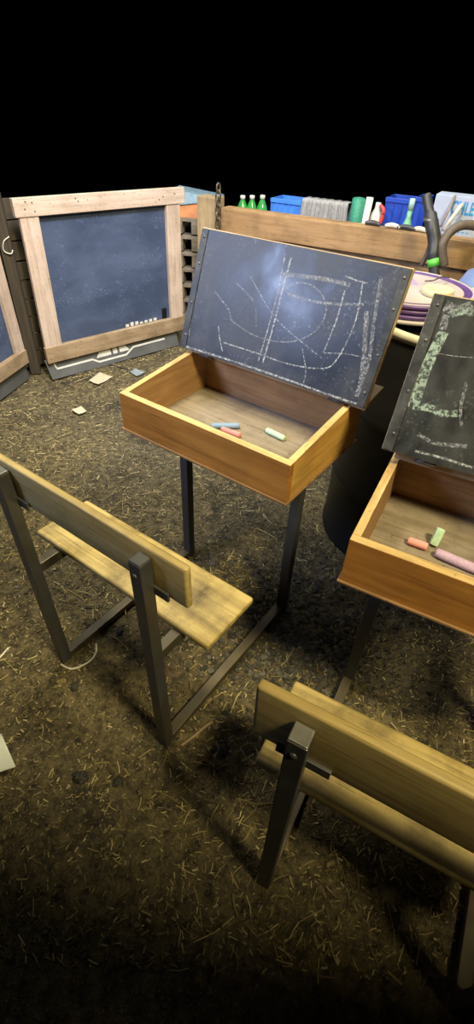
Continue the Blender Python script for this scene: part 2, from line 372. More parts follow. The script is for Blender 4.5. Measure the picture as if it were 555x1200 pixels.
# ------------------------------------------------------------ school desks
P = dict(W=0.5042, L=0.6568, s=0.0332, Hp=0.7958, t=-0.0137, Hs=0.4924, ts=0.0225, su0=-0.0721, su1=0.5904, sv0=0.0919, sv1=0.2861,
         Hb1=0.8174, Hb0=0.6978, bt=0.0185, bu0=-0.069, bu1=0.5918, bv=0.0196, bv2=0.0036,
         du0=-0.0667, du1=0.5518, dv0=0.4702, dv1=0.8904, dz0=0.6735, dz1=0.8016, dzb=0.8488, w=0.02,
         lv0=0.7798, lz0=0.8503, lv1=0.9069, lz1=1.1951, lu0=-0.0891, lu1=0.5997)
P = {k: v * S for k, v in P.items()}
Q = dict(P)
for k, v in dict(Hb1=.0165, Hb0=-.0152, su0=.0022, bv=-.0024, sv0=.0122, sv1=-.0173, dz0=-.0365, dz1=-.0279, dzb=-.0279, L=-.0102, du0=.0034).items(): Q[k] += v * S
Q.update(led=.03, sv0=.062 * S, lv0=0.7511 * S, lz0=0.8471 * S, lv1=0.9119 * S, lz1=1.1831 * S)

def make_desk(p, loc, rz, label, mslate, strokes, tilt):
    root = empty('school_desk', (loc[0] * S, loc[1] * S, 0), rz, label, 'school desk', None)
    W_, L, s = p['W'], p['L'], p['s']
    # frames
    for k, u in enumerate((0, W_ - s)):
        b = bmesh.new(); hexa(b, [(u, 0, 0), (u + s, 0, 0), (u + s, s, 0), (u, s, 0), (u, p['t'], p['Hp']), (u + s, p['t'], p['Hp']), (u + s, p['t'] + s, p['Hp']), (u, p['t'] + s, p['Hp'])], 0.0018)
        po = link('back_post', b, m_steel, root)
        b = bmesh.new(); box(b, u + .001, u + s - .001, p['t'] + .001, p['t'] + s - .001, p['Hp'], p['Hp'] + .004, 0.0015); tag(link('post_cap', b, m_cap, po), 'scuffed steel cap')
        b = bmesh.new(); zb = p['Hp'] - 0.030; vb = p['t'] * zb / p['Hp']
        t_ = bmesh.new(); bmesh.ops.create_uvsphere(b, u_segments=14, v_segments=8, radius=0.0058, matrix=Matrix.Translation((u + s * 0.45, vb, zb)) @ Matrix.Diagonal((1, .55, 1, 1))); t_.free()
        link('rivet', b, m_steel, po, True)
        b = bmesh.new(); box(b, u + .0005, u + s - .0005, s, L, 0.004, s * 0.93, 0.0018); link('floor_rail', b, m_rail, root)
        b = bmesh.new(); box(b, u, u + s, L, L + s, 0, p['dz0'] - .0, 0.0018); link('desk_leg', b, m_steel, root)
        b = bmesh.new(); box(b, u + .002, u + s - .002, s - 0.006, p['sv1'] - 0.03, p['Hs'] - p['ts'] - s * 1.0, p['Hs'] - p['ts'], 0.0018); link('seat_bar', b, m_rail, root)
        b = bmesh.new(); v_ = p['bv'] - .004 + .004; box(b, u - 0.018, u + s + 0.034, p['t'] + s - .002, p['t'] + s + .0035, p['Hb0'] - .004, p['Hb0'] + .016, 0.0008)
        link('backrest_bracket', b, m_steel, root)
        b = bmesh.new(); zt = p['dz0']; box(b, u - .01, u + s + .01, L - .03, L + s + .03, zt - .004, zt, .0008); link('mounting_plate', b, m_steel, root)
    # seat
    b = bmesh.new(); box(b, p['su0'], p['su1'], p['sv0'], p['sv1'], p['Hs'] - p['ts'], p['Hs'], 0.0065, 3); link('seat', b, m_seat, root, True)
    # backrest
    b = bmesh.new(); u0, u1, v0, t = p['bu0'], p['bu1'], p['bv'] + .002, p['bt']
    hexa(b, [(u0, v0 + p['bv2'], p['Hb0']), (u1, v0 + p['bv2'], p['Hb0']), (u1, v0 + t + p['bv2'], p['Hb0']), (u0, v0 + t + p['bv2'], p['Hb0']),
             (u0, v0, p['Hb1']), (u1, v0, p['Hb1']), (u1, v0 + t, p['Hb1']), (u0, v0 + t, p['Hb1'])], 0.0058, 3)
    link('backrest', b, m_back, root, True)
    # box
    g = p['w']; u0, u1, v0, v1, z0 = p['du0'], p['du1'], p['dv0'], p['dv1'], p['dz0']
    slope = (p['dzb'] - p['dz1']) / (v1 - v0)
    zt = lambda v: p['dz1'] + slope * (v - v0)
    bp = 0.0055
    tray = link('desk_tray', (lambda b: (box(b, u0 - .004, u1 + .004, v0 - .005, v1 + .004, z0, z0 + bp, 0.0012), b)[1])(bmesh.new()), m_under, root)
    b = bmesh.new(); box(b, u0 + g, u1 - g, v0 + g, v1 - g, z0 + bp, z0 + bp + .004); link('tray_floor', b, m_floor, tray)
    def plank(name, cs, mo, mi_, mr):
        """outer, inner, rim materials by face direction"""
        b = bmesh.new(); hexa(b, cs, 0.0016)
        for f in b.faces:
            n = f.normal
            f.material_index = 2 if n.z > 0.6 else (0 if n.dot(mo[1]) > 0.3 else (1 if n.dot(mo[1]) < -0.3 else 2 if n.z > 0.3 else 0))
        return link(name, b, [mo[0], mi_, mr], tray)
    zz = z0 + bp
    plank('front_board', [(u0, v0, zz), (u1, v0, zz), (u1, v0 + g, zz), (u0, v0 + g, zz), (u0, v0, zt(v0)), (u1, v0, zt(v0)), (u1, v0 + g, zt(v0 + g)), (u0, v0 + g, zt(v0 + g))], (m_front, Vector((0, -1, 0))), m_inx, m_rimx)
    vb = v1 - g
    for side, (a, c, nn) in enumerate(((u0, u0 + g, -1), (u1 - g, u1, 1))):
        plank('side_board', [(a, v0 + g, zz), (c, v0 + g, zz), (c, vb, zz), (a, vb, zz), (a, v0 + g, zt(v0 + g)), (c, v0 + g, zt(v0 + g)), (c, vb, zt(vb) - .002), (a, vb, zt(vb) - .002)], (m_side, Vector((nn, 0, 0))), m_iny, m_rimy)
    # end grain of the front board shows on the sides of the box
    plank('back_board', [(u0, vb, zz), (u1, vb, zz), (u1, v1, zz), (u0, v1, zz), (u0, vb, zt(vb) - .002), (u1, vb, zt(vb) - .002), (u1, v1, zt(v1) - .014), (u0, v1, zt(v1) - .014)], (m_side, Vector((0, 1, 0))), m_inx, m_rimx)
    # fixed ledge the lid is hinged to
    lv, lz = p['lv0'], p['lz0']
    b = bmesh.new(); e = lv + .004; zl = zt(e) - .001; ld = p.get('led', .012)
    slab(b, (p['du0'] + .004, e + ld, zl + slope * (ld - .012)), (p['lu1'] - p['du0'] - .008, 0, 0), (0, v1 - e + .024 - ld, slope * (v1 - e + .024 - ld)), (0, 0, .015), .0015)
    link('hinge_ledge', b, m_lidw, tray)
    # lid
    d = Vector((0, p['lv1'] - lv, p['lz1'] - lz)); n = Vector((0, -d.z, d.y)).normalized(); U = Vector((p['lu1'] - p['lu0'], 0, 0))
    O = Vector((p['lu0'], lv, lz))
    b = bmesh.new(); slab(b, O - n * .013, U, d, n * .013, .0012); lid = link('lid', b, m_lidw, root)
    dn = d.normalized()
    b = bmesh.new(); slab(b, O + dn * .0015 + Vector((.0015, 0, 0)), U - Vector((.003, 0, 0)), d - dn * .004, n * .0022, .0006)
    face = link('chalk_face', b, [mslate, m_ink, m_inkg, m_inkf], lid); tag(face, 'chalk-scrawled black writing surface')
    wd = 0.021
    for k, x in enumerate((0.0015, U.x - wd - .0015)):
        b = bmesh.new(); slab(b, O + Vector((x, 0, 0)) + n * .0022 + dn * .002, (wd, 0, 0), d - dn * .006, n * .0028, .0010)
        ed = link('border_strip', b, m_edge, lid)
        for q in (0.12, 0.4, 0.72, 0.93):
            b = bmesh.new(); c = O + Vector((x + wd * (0.5 if k else 0.62), 0, 0)) + d * q + n * .005
            bmesh.ops.create_uvsphere(b, u_segments=10, v_segments=6, radius=0.0032, matrix=Matrix.Translation(c)); link('screw', b, m_cap, ed, True)
    for x in (0.07, U.x - .1):
        b = bmesh.new(); tube(b, [O + Vector((x, 0, -.004)) - n * .006, O + Vector((x + .045, 0, -.004)) - n * .006], .0042, 10); link('hinge', b, m_steel, lid, True)
    # chalk marks drawn on the face (pixel paths projected on the lid's plane, then raised a hair)
    Mw = Matrix.Translation((loc[0] * S, loc[1] * S, 0)) @ Matrix.Rotation(rz, 4, 'Z'); Mi = Mw.inverted()
    Pw = Mw @ (O + n * .0022); nw = Mw.to_3x3() @ n
    b = bmesh.new(); b.from_mesh(face.data)
    kw = 0.8
    for pts, wd_, mi_ in strokes:
        loc3 = [Mi @ on_plane(x, y, Pw, nw) for x, y in pts]
        ribbon(b, smooth_path(loc3, 10), wd_ * (kw if mi_ == 1 else 1), n, 0.0005, mi_)
    b.to_mesh(face.data); b.free()
    return root
def k7(L_): return [(205 + x / 1.947, 260 + y / 1.947) for x, y in L_]
def k5(L_): return [(360 + x / 2.79, 330 + y / 2.79) for x, y in L_]
ST1 = [(k7([(250, 82), (232, 170), (212, 245), (190, 318)]), .0035, 1), (k7([(265, 82), (243, 165), (225, 235), (200, 322)]), .0055, 1),
       (k7([(428, 136), (420, 190), (405, 245), (372, 310), (340, 335), (262, 326), (185, 300), (110, 276)]), .0038, 1),
       (k7([(387, 158), (368, 225), (338, 300)]), .004, 1), (k7([(172, 126), (225, 215), (285, 272), (335, 312)]), .002, 1),
       (k7([(128, 226), (185, 262), (260, 275), (320, 250), (345, 200), (325, 155), (280, 140), (235, 165)]), .003, 3),
       (k7([(90, 158), (105, 178), (122, 200), (128, 226)]), .003, 3), (k7([(99, 238), (102, 268), (108, 296)]), .004, 1),
       (k7([(340, 300), (395, 303), (450, 316)]), .002, 1), (k7([(140, 140), (180, 185), (185, 240)]), .0025, 3), (k7([(390, 125), (415, 135), (440, 142)]), .004, 1),
       (k7([(255, 165), (330, 185), (430, 190)]), .006, 3), (k7([(240, 120), (330, 130), (400, 145)]), .009, 3),
       (k7([(437, 205), (432, 290), (425, 360), (415, 400)]), .012, 3), (k7([(470, 130), (455, 220), (440, 330), (420, 405)]), .008, 3), (k7([(60, 60), (45, 150), (30, 260)]), .008, 3),
       (k7([(24, 285), (120, 315), (230, 352), (330, 388), (425, 420)]), .006, 1), (k7([(290, 290), (298, 340), (292, 372)]), .003, 1)]
ST2 = [(k5([(445, 165), (420, 215), (385, 290), (350, 400)]), .021, 2), (k5([(345, 408), (400, 415), (440, 432), (490, 432)]), .014, 2),
       (k5([(450, 80), (490, 95), (540, 80)]), .020, 3), (k5([(470, 108), (510, 98), (545, 105)]), .014, 2), (k5([(420, 235), (480, 245), (540, 250)]), .0015, 1),
       (k5([(430, 60), (400, 150), (360, 280), (330, 410)]), .004, 1), (k5([(455, 110), (440, 160)]), .014, 3), (k5([(350, 555), (430, 575), (540, 610)]), .006, 1),
       (k5([(360, 500), (420, 530), (520, 540)]), .008, 3), (k5([(520, 330), (500, 420), (505, 480)]), .006, 3)]
desk1 = make_desk(P, (-0.5919, 0.9496), -0.6033, 'wooden school desk with bench shown whole, its lid covered in thin looping white chalk lines', m_slate, ST1, 0)
desk2 = make_desk(Q, (0.094, 0.3441), -0.4694, 'school desk cut off at the right edge, broad pale green chalk stroke on its lid', m_slate2, ST2, 0)

# ------------------------------------------------------------ chalks
def stick(name, a, b, r, m, label, facets=12, cat='chalk'):
    a, b = Vector(a), Vector(b); c = (a + b) / 2; Lh = (b - a).length / 2; d = (b - a).normalized()
    bm = bmesh.new(); prof = [(-1, .0), (-1, .72), (-.93, .95), (-.6, 1.0), (.55, 1.02), (.92, .96), (1, .8), (1, 0)]
    q = d.to_track_quat('Z', 'Y'); rings = []
    for z, rr in prof:
        if rr == 0: rings.append([bm.verts.new(q @ Vector((0, 0, z * Lh)))])
        else: rings.append([bm.verts.new(q @ Vector((rr * r * math.cos(t * 6.28318 / facets), rr * r * math.sin(t * 6.28318 / facets), z * Lh)) + Vector((0, 0, random.uniform(-.0002, .0002)))) for t in range(facets)])
    for A, B in zip(rings, rings[1:]):
        for k in range(facets):
            if len(A) == 1: bm.faces.new((A[0], B[k], B[(k + 1) % facets]))
            elif len(B) == 1: bm.faces.new((A[k], A[(k + 1) % facets], B[0]))
            else: bm.faces.new((A[k], A[(k + 1) % facets], B[(k + 1) % facets], B[k]))
    o = link(name, bm, m, None, facets > 8, c); return tag(o, label, cat, 'sticks of coloured chalk')
z1 = P['dz0'] + .0095; z2 = Q['dz0'] + .0095
def cz(x, y, z): return on_z(x, y, z)
r = .0078
stick('chalk_stick', cz(247, 499.5, z1 + r), cz(280.5, 499.5, z1 + r), r, m_cb, 'blue chalk stick in the whole desk, just behind the pink one')
stick('chalk_stick', cz(259.5, 503.0, z1 + r), cz(281, 511, z1 + r), r, m_cp, 'pink chalk stick in the whole desk beside the blue one')
stick('chalk_stick', cz(312, 504.5, z1 + r + .0002), cz(333, 514.5, z1 + r + .0002), r + .0004, m_cg, 'pale green chalk lying alone in the right part of the whole desk')
r2_ = .0088
stick('chalk_stick', cz(477.5, 633.5, z2 + r2_), cz(500.5, 641.5, z2 + r2_), r2_, m_cr, 'coral pink chalk stub in the cut-off desk')
bse = cz(507, 640, z2 + .002)
stick('chalk_stick', bse + Vector((0, 0, .002)), bse + Vector((.012, .016, .036)), .0100, m_cg, 'pale green chalk stub standing on end in the cut-off desk', 7)
stick('chalk_stick', cz(510, 647.5, z2 + .0105), cz(560, 669, z2 + .0105), .0105, m_cv, 'long lilac chalk stick in the cut-off desk')

# ------------------------------------------------------------ framed blackboard on the left
def framed_board(name, A, B, label, zb, zt_, pan, fw, group=None, lower=0.20, hi_post=None):
    """A, B ground points below the two bottom corners; local x along A to B, y away from the viewer"""
    d = B - A; Lg = d.length; rz = math.atan2(d.y, d.x)
    root = empty(name, (A.x, A.y, 0), rz, label, 'blackboard')
    x0, x1, pz0, pz1 = pan
    th = 0.022
    b = bmesh.new(); box(b, x0 - .02, x1 + .02, .004, .014, zb + .02, zt_ - .02); pn = link('chalk_panel', b, m_panel, root)
    b = bmesh.new(); hexa(b, [(0.0, -th, zb), (x0, -th, zb), (x0, .003, zb), (0, .003, zb), (0.012, -th, zt_ - .07), (x0 + .008, -th, zt_ - .07), (x0 + .008, .003, zt_ - .07), (0.012, .003, zt_ - .07)], .003); link('stile', b, m_framez, root)
    b = bmesh.new(); box(b, x1, Lg, -th, .003, zb + .03, zt_ - .07, .003); link('stile', b, m_framez, root)
    b = bmesh.new(); box(b, -.008, Lg + .03, -th - .006, .003, pz1, zt_, .003); link('top_rail', b, m_framew, root)
    b = bmesh.new(); box(b, -.004, Lg + .01, -th - .006, .003, zb, pz0, .004); link('bottom_rail', b, m_frameb, root)
    for q in range(9):
        b = bmesh.new(); x = random.choice((random.uniform(.0, .09), random.uniform(.0, .09), random.uniform(0, Lg))); z = random.uniform(pz1 + .02, zt_ - .015)
        bmesh.ops.create_uvsphere(b, u_segments=8, v_segments=5, radius=.0035, matrix=Matrix.Translation((x, -th - .006, z))); link('nail', b, m_coal, root, True)
    return root
gl, gr_ = on_z(62, 446), on_z(203, 407)
back = Vector((gr_.y - gl.y, -(gr_.x - gl.x), 0)).normalized() * -1      # away from the viewer
A = gl + back * .030; dirv = (gr_ - gl).normalized(); Bp = A + dirv * 0.95
board = framed_board('framed_blackboard', A, Bp, 'large framed blackboard with pale timber rails leaning at the left, standing before slats', 0.095, 0.893, (0.098, 0.855, 0.185, 0.815), 0.1)
b = bmesh.new(); box(b, .80, .83, -.008, .0035, .192, .25, .002); link('latch', b, m_black, board)
b = bmesh.new()
for q in range(7):
    x = .53 + q * .034; box(b, x, x + .022, .002, .0036, .187, .187 + random.uniform(.010, .022))
tag(link('painted_letter_tops', b, m_white, board), 'white tops of painted letters')
# grey sign board whose foot sticks out under the frame
rt = empty('sign_board', (gl.x, gl.y, 0), math.atan2(dirv.y, dirv.x), 'grey sign board with white stepped outline, its foot sticking out below the large framed blackboard', 'sign')
b = bmesh.new(); hexa(b, [(0, 0, 0.0), (.90, 0.0, 0.0), (.90, .012, 0.0), (0, .012, 0.0), (-.01, .034, .105), (.90, .034, .105), (.90, .046, .105), (-.01, .046, .105)], .002)
sg = link('sign_panel', b, m_sign, rt)
def on_sign(x, z): return Vector((x, z / .105 * .034 - .0008, z))
b = bmesh.new(); ribbon(b, [on_sign(*q) for q in ((.035, .082), (.045, .052), (.27, .052), (.31, .030), (.50, .030), (.56, .062), (.80, .062))], .011, (0, -1, .32), .0006); link('painted_outline', b, m_white, rt)
b = bmesh.new()
for x0_, x1_, xt0, xt1 in ((.30, .40, .33, .40), (.415, .445, .415, .445), (.46, .53, .46, .50)):
    z0_, z1_ = .052, .090
    hexa(b, [on_sign(x0_, z0_), on_sign(x1_, z0_), on_sign(x1_, z0_) + Vector((0, .002, 0)), on_sign(x0_, z0_) + Vector((0, .002, 0)), on_sign(xt0, z1_), on_sign(xt1, z1_), on_sign(xt1, z1_) + Vector((0, .002, 0)), on_sign(xt0, z1_) + Vector((0, .002, 0))])
for v in b.verts: v.co.y -= .0008
link('painted_letters', b, m_white, rt)

# second framed blackboard at the far left edge
a2, b2 = on_z(-40, 500, 0), on_z(34, 444, 0)
d2 = (b2 - a2); A2 = a2
root2 = empty('framed_blackboard', (b2.x, b2.y, 0), math.atan2(d2.y, d2.x), 'framed blackboard with only its right end in view, cut off by the left edge', 'blackboard')
b = bmesh.new(); box(b, -.9, -.03, .004, .014, .03, .88); link('chalk_panel', b, m_panel, root2)
b = bmesh.new(); hexa(b, [(-.075, -.022, .16), (0, -.022, .11), (0, .003, .11), (-.075, .003, .16), (-.085, -.022, .80), (-.02, -.022, .82), (-.02, .003, .82), (-.085, .003, .80)], .003); link('stile', b, m_framez, root2)
b = bmesh.new(); box(b, -.92, .0, -.028, .003, .10, .175, .003); link('bottom_rail', b, m_frameb, root2)
b = bmesh.new(); box(b, -.92, .0, -.028, .003, .80, .89, .003); link('top_rail', b, m_framew, root2)
b = bmesh.new(); box(b, -.92, -.84, -.022, .003, .17, .80, .003); link('stile', b, m_framez, root2)
b = bmesh.new(); box(b, -.92, -.005, -.004, .012, 0, .11, .002); link('foot_board', b, m_sign, root2)

# dark post and slatted hurdle between the two blackboards
pb = on_z(42, 440) + back * .0
pt = empty('timber_post', (pb.x, pb.y + .03, 0), 0.3, 'dark rough timber post between the two framed blackboards', 'post')
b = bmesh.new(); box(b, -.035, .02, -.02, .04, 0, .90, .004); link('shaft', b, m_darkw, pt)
b = bmesh.new(); tube(b, smooth_path([(.02, -.022, .72), (-.01, -.03, .70), (-.02, -.028, .66), (.01, -.03, .645), (.022, -.022, .66)], 6), .003, 6); link('string', b, m_strap, pt, True)
q0 = A + back * .15 - dirv * .10
hd = empty('slatted_hurdle', (q0.x, q0.y, 0), math.atan2(dirv.y, dirv.x), 'dark slatted hurdle standing behind the large framed blackboard', 'fence panel')
for i in range(9):
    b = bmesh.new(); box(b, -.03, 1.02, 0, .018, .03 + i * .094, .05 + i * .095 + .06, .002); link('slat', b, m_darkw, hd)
for x in (-.03, .16, .62, .98):
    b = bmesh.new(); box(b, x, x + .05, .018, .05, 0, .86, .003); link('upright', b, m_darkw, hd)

# ------------------------------------------------------------ timber crate wall with beam
cl, cr = Vector((-0.165, 3.30, 0)), Vector((1.28, 2.585, 0)); cv = (cr - cl); cL = cv.length; crz = math.atan2(cv.y, cv.x)
crate = empty('timber_crate', (cl.x, cl.y, 0), crz, 'big crate of rough brown planks behind the desks with a broad top board', 'crate')
b = bmesh.new(); box(b, -.02, cL, 0, .024, .675, .798, .003); link('top_board', b, m_crate, crate)
b = bmesh.new(); box(b, -.0, cL, .03, .052, .56, .68, .003); link('plank', b, m_crate, crate)
for i in range(4):
    b = bmesh.new(); box(b, -.0, cL, .03, .052, .02 + i * .135, .02 + i * .135 + .12, .003); link('plank', b, m_pallet, crate)
for x in (.12, .62, 1.1, 1.52):
    b = bmesh.new(); box(b, x, x + .08, .052, .10, 0, .786, .003); link('upright', b, m_post, crate)
b = bmesh.new(); box(b, -.02, cL, .024, .10, .786, .801, .002); link('top_ledge', b, m_crate, crate)
b = bmesh.new(); box(b, -.165, -.035, -.03, .07, 0, .85, .006); cpost = link('corner_post', b, m_post, crate)
b = bmesh.new(); box(b, 0, cL, .62, .65, 0, .60, .003); link('back_plank', b, m_pallet, crate)
b = bmesh.new(); box(b, -.02, cL, .10, .62, .585, .60, .002); link('deck', b, m_pallet, crate)
def CW(x, y, z=0):       # crate-local to world
    return Vector((cl.x + math.cos(crz) * x - math.sin(crz) * y, cl.y + math.sin(crz) * x + math.cos(crz) * y, z))
# grey knotted rag in the corner
def blob(name, pos, sc, m, label, cat, rough_=.35, seed=0, parent=None, rz=0, freq=3):
    bm = bmesh.new(); bmesh.ops.create_icosphere(bm, subdivisions=4, radius=1)
    for v in bm.verts:
        k = 1 + rough_ * noise.noise(v.co * freq + Vector((seed, 0, 0)))
        v.co = Vector((v.co.x * sc[0] * k, v.co.y * sc[1] * k, v.co.z * sc[2] * k))
    o = link(name, bm, m, parent, True, pos); o.rotation_euler = (0, 0, rz)
    return tag(o, label, cat)
# chain hanging in the corner between post and beam
ch = empty('rusty_chain', CW(-.012, -.045, 0), crz, 'short grey chain hanging beside the crate corner post', 'chain')
for i in range(6):
    b = bmesh.new(); z = .90 - i * .034; pts = []
    for k in range(13):
        t = k * 2 * math.pi / 12; pts.append((.013 * math.cos(t) * (1 if i % 2 else .25), .013 * math.cos(t) * (.25 if i % 2 else 1) , z + .024 * math.sin(t)))
    tube(b, pts, .0055, 8, cap=False); link('chain_link', b, m_rail, ch, True)

deckz = .60
def local_at(px, ydepth):
    """crate-local x of the point where pixel column px crosses the line at that depth behind the crate face"""
    n = Vector((-math.sin(crz), math.cos(crz), 0)); Pn = CW(0, ydepth); q = on_plane(px, 240, Pn, n)
    return (q - CW(0, ydepth)).dot(Vector((math.cos(crz), math.sin(crz), 0))), q.z
def item(name, px0, px1, ydepth, label, cat, group=None):
    a, za = local_at(px0, ydepth); c, zc = local_at(px1, ydepth)
    e = empty(name, CW((a + c) / 2, ydepth, deckz), crz, label, cat, group); return e, (c - a), za - deckz
# green bottles
bb = None
for i, px in enumerate((284, 295, 307)):
    x, zt0 = local_at(px, .22 + .03 * (i % 2)); h = zt0 - deckz + .04
    b = bmesh.new(); lathe(b, [(0, 0), (.030, .003), (.034, .02), (.031, .07), (.034, .12), (.031, .15), (.034, h * .70), (.028, h * .80), (.014, h * .93), (.013, h), (0, h)], n=24)
    o = empty('plastic_bottle', CW(x, .22 + .03 * (i % 2), deckz), 0, ('leftmost', 'middle', 'rightmost')[i] + ' of the three green plastic bottles behind the crate board', 'bottle', 'green plastic bottles')
    link('bottle_body', b, m_bottle, o, True)
    b = bmesh.new(); lathe(b, [(0, 0), (.0155, 0), (.0155, .016), (.013, .019), (0, .019)], (0, 0, h - .012), n=20); link('bottle_cap', b, m_white, o, True)
# blue crates (open stacking boxes with ribs)
def blue_box(px0, px1, yd, h, m, label):
    e, wd, hh = item('plastic_crate', px0, px1, yd, label, 'crate', 'blue plastic crates')
    t = .006; dp = .16; h = hh + .035
    b = bmesh.new()
    for (x0, x1, y0, y1) in ((-wd / 2, wd / 2, 0, t), (-wd / 2, wd / 2, dp - t, dp), (-wd / 2, -wd / 2 + t, t, dp - t), (wd / 2 - t, wd / 2, t, dp - t)):
        box(b, x0, x1, y0, y1, 0, h, .001)
    box(b, -wd / 2 + t, wd / 2 - t, t, dp - t, 0, t)
    n_ = max(2, int(wd / .035))
    for k in range(n_ + 1):
        x = -wd / 2 + k * wd / n_; box(b, x - .003, x + .003, -.006, 0, 0.02, h - .02, .001)
    link('crate_body', b, m, e)
    b = bmesh.new(); box(b, -wd / 2 - .006, wd / 2 + .006, -.009, .0, h - .022, h, .002); link('rim', b, m, e)
    return e
blue_box(318, 352, .30, .335, m_bluel, 'light blue plastic crate beside the green bottles behind the crate board')
blue_box(452, 481, .30, .345, m_bluep, 'deep blue plastic crate left of the little green bottle')
blue_box(486, 500, .34, .345, m_bluep, 'narrow deep blue plastic crate right of the little green bottle')
# grey cloth hanging over a rail
e, wd, hh = item('grey_cloth', 350, 411, .20, 'folded grey cloth hanging upright behind the crate board', 'cloth')
bm = bmesh.new(); nx_, nz_ = 60, 14
for side in (0, 1):
    g_ = [[bm.verts.new((-wd / 2 + wd * i / nx_ * (1 - .12 * j / nz_) + .03 * j / nz_, (.016 + .012 * math.sin(i * .62 + j * .06) + .008 * math.sin(i * 1.7)) * (1 if side else -1) + (.05 if side else 0), (hh + .035) * j / nz_)) for i in range(nx_ + 1)] for j in range(nz_ + 1)]
    for j in range(nz_):
        for i in range(nx_): bm.faces.new((g_[j][i], g_[j][i + 1], g_[j + 1][i + 1], g_[j + 1][i]))
    if side == 0: g0 = g_
for i in range(nx_): bm.faces.new((g0[nz_][i], g0[nz_][i + 1], g_[nz_][i + 1], g_[nz_][i]))
link('folds', bm, m_grey, e, True)
# roll of teal mesh, white tube
e, wd, hh = item('mesh_roll', 412, 427, .17, 'upright roll of teal green mesh behind the crate board', 'roll')
b = bmesh.new(); lathe(b, [(0, 0), (wd / 2, 0), (wd / 2, hh + .03), (wd / 2 - .008, hh + .034), (wd / 2 - .012, hh + .01), (0, hh + .01)], n=28); link('roll_body', b, m_teal, e, True)
e, wd, hh = item('white_pipe', 428, 436, .18, 'slim white pipe standing beside the teal mesh roll', 'pipe')
b = bmesh.new(); tube(b, [(-.012, 0, 0), (.0, 0, hh + .034)], wd / 2, 18); link('pipe_body', b, m_white, e, True)
# white jug with red handle
e, wd, hh = item('white_jug', 437, 449, .24, 'white plastic jug with a red strap handle beside the deep blue crate', 'jug')
b = bmesh.new(); lathe(b, [(0, 0), (wd * .62, .003), (wd * .65, .03), (wd * .65, .19), (wd * .5, .235), (wd * .25, .26), (wd * .25, .285), (0, .285)], n=28); jb = link('jug_body', b, m_white, e, True)
b = bmesh.new(); tube(b, smooth_path([(wd * .30, -.02, .275), (wd * .75, -.03, .255), (wd * .70, -.03, .20), (wd * .35, -.03, .14)], 8), .010, 10); tag(link('handle', b, m_red, e, True), 'red handle')
# small green bottle
e, wd, hh = item('small_bottle', 478, 486, .15, 'little green bottle with pale top between the two deep blue crates', 'bottle')
b = bmesh.new(); lathe(b, [(0, 0), (.026, .002), (.028, .02), (.028, .195), (.02, .225), (.013, .245), (.013, .285), (0, .285)], n=24); link('bottle_body', b, flat('pale_green_plastic', (.16, .42, .28), .4), e, True)
b = bmesh.new(); lathe(b, [(0, 0), (.015, 0), (.014, .05), (0, .052)], (0, 0, .280), n=18); link('cap', b, flat('pale_teal_cap', (.35, .55, .52), .5), e, True)
# white cardboard box with blue print
e, wd, hh = item('cardboard_box', 508, 590, .16, 'white cardboard box printed with blue letters at the right edge', 'box')
b = bmesh.new(); box(b, -wd / 2, wd / 2, 0, .14, 0, hh + .045, .003); link('carton', b, m_card, e)
cu = bpy.data.curves.new('lettering', 'FONT'); cu.body = 'CHLE'; cu.size = .078; cu.extrude = .0006; cu.offset = .0022; cu.space_character = 1.0
to = bpy.data.objects.new('tmp_text', cu); C.objects.link(to); bpy.context.view_layer.update()
me = bpy.data.meshes.new_from_object(to.evaluated_get(bpy.context.evaluated_depsgraph_get())); bpy.data.objects.remove(to)
me.name = 'lettering'; me.materials.append(m_blueink); lt = bpy.data.objects.new('lettering', me); C.objects.link(lt); lt.parent = e
lt.rotation_euler = (math.radians(90), 0, 0); lt.scale = (.60, 1, 1)
xa, _ = local_at(529, .16); xm, _ = local_at((508 + 590) / 2, .16); lt.location = (xa - (local_at(508, .16)[0] + local_at(590, .16)[0]) / 2, -.0008, .285)
for i in range(3):
    b = bmesh.new()
    for j in range(5):
        box(b, lt.location.x + .015 + j * .022, lt.location.x + .015 + j * .022 + random.uniform(.006, .016), -.0008, 0, .258 - i * .026, .262 - i * .026)
    link('small_print', b, m_blueink, e)
# wooden stick and white tube leaning on the box
a = on_y(516, 266, 2.83); c = on_y(533, 230, 2.90)
b = bmesh.new(); tube(b, [a, c], .0065, 10); tag(link('wooden_stick', b, flat('grey_stick', (.26, .2, .19), .7), None, True), 'thin grey wooden stick slanting in front of the white cardboard box', 'stick')
a = on_y(519, 270, 2.81); c = on_y(541, 240, 2.86)
b = bmesh.new(); tube(b, [a, c], .010, 12); tag(link('white_rod', b, flat('offwhite_rod', (.55, .53, .52), .6), None, True), 'short off-white rod slanting below the blue letters', 'rod')
# black taped pipe hanging in front of the beam
pp = [on_y(499, 229, 2.66), on_y(503, 250, 2.62), on_y(506, 266, 2.58), on_y(509, 285, 2.555), on_y(507, 304, 2.53), on_y(510, 330, 2.5)]
pr_ = smooth_path(pp, 6); b = bmesh.new(); tube(b, pr_, .02, 14, rad=[.021 if i < 7 else (.030 if i < 24 else .024) for i in range(len(pr_))])
pipe = tag(link('taped_pipe', b, m_hose, None, True), 'black tape-wrapped hose hanging over the crate board at right', 'hose')
b = bmesh.new(); tube(b, [pr_[9] + Vector((0, 0, .006)), pr_[9] - Vector((0, 0, .008))], .034, 14); link('clamp', b, m_cap, pipe, True)
b = bmesh.new(); tube(b, [pr_[-7], pr_[-5]], .027, 12); tag(link('strap', b, m_greenstrap, pipe, True), 'lime green strap')
b = bmesh.new(); tube(b, smooth_path([on_y(520, 312, 2.52), on_y(518, 288, 2.53), on_y(530, 270, 2.55), on_y(548, 264, 2.57), on_y(575, 270, 2.58)], 8), .020, 12); tag(link('brown_hose', b, m_brown, None, True), 'brown hose arching over the crate board at the right edge', 'hose')
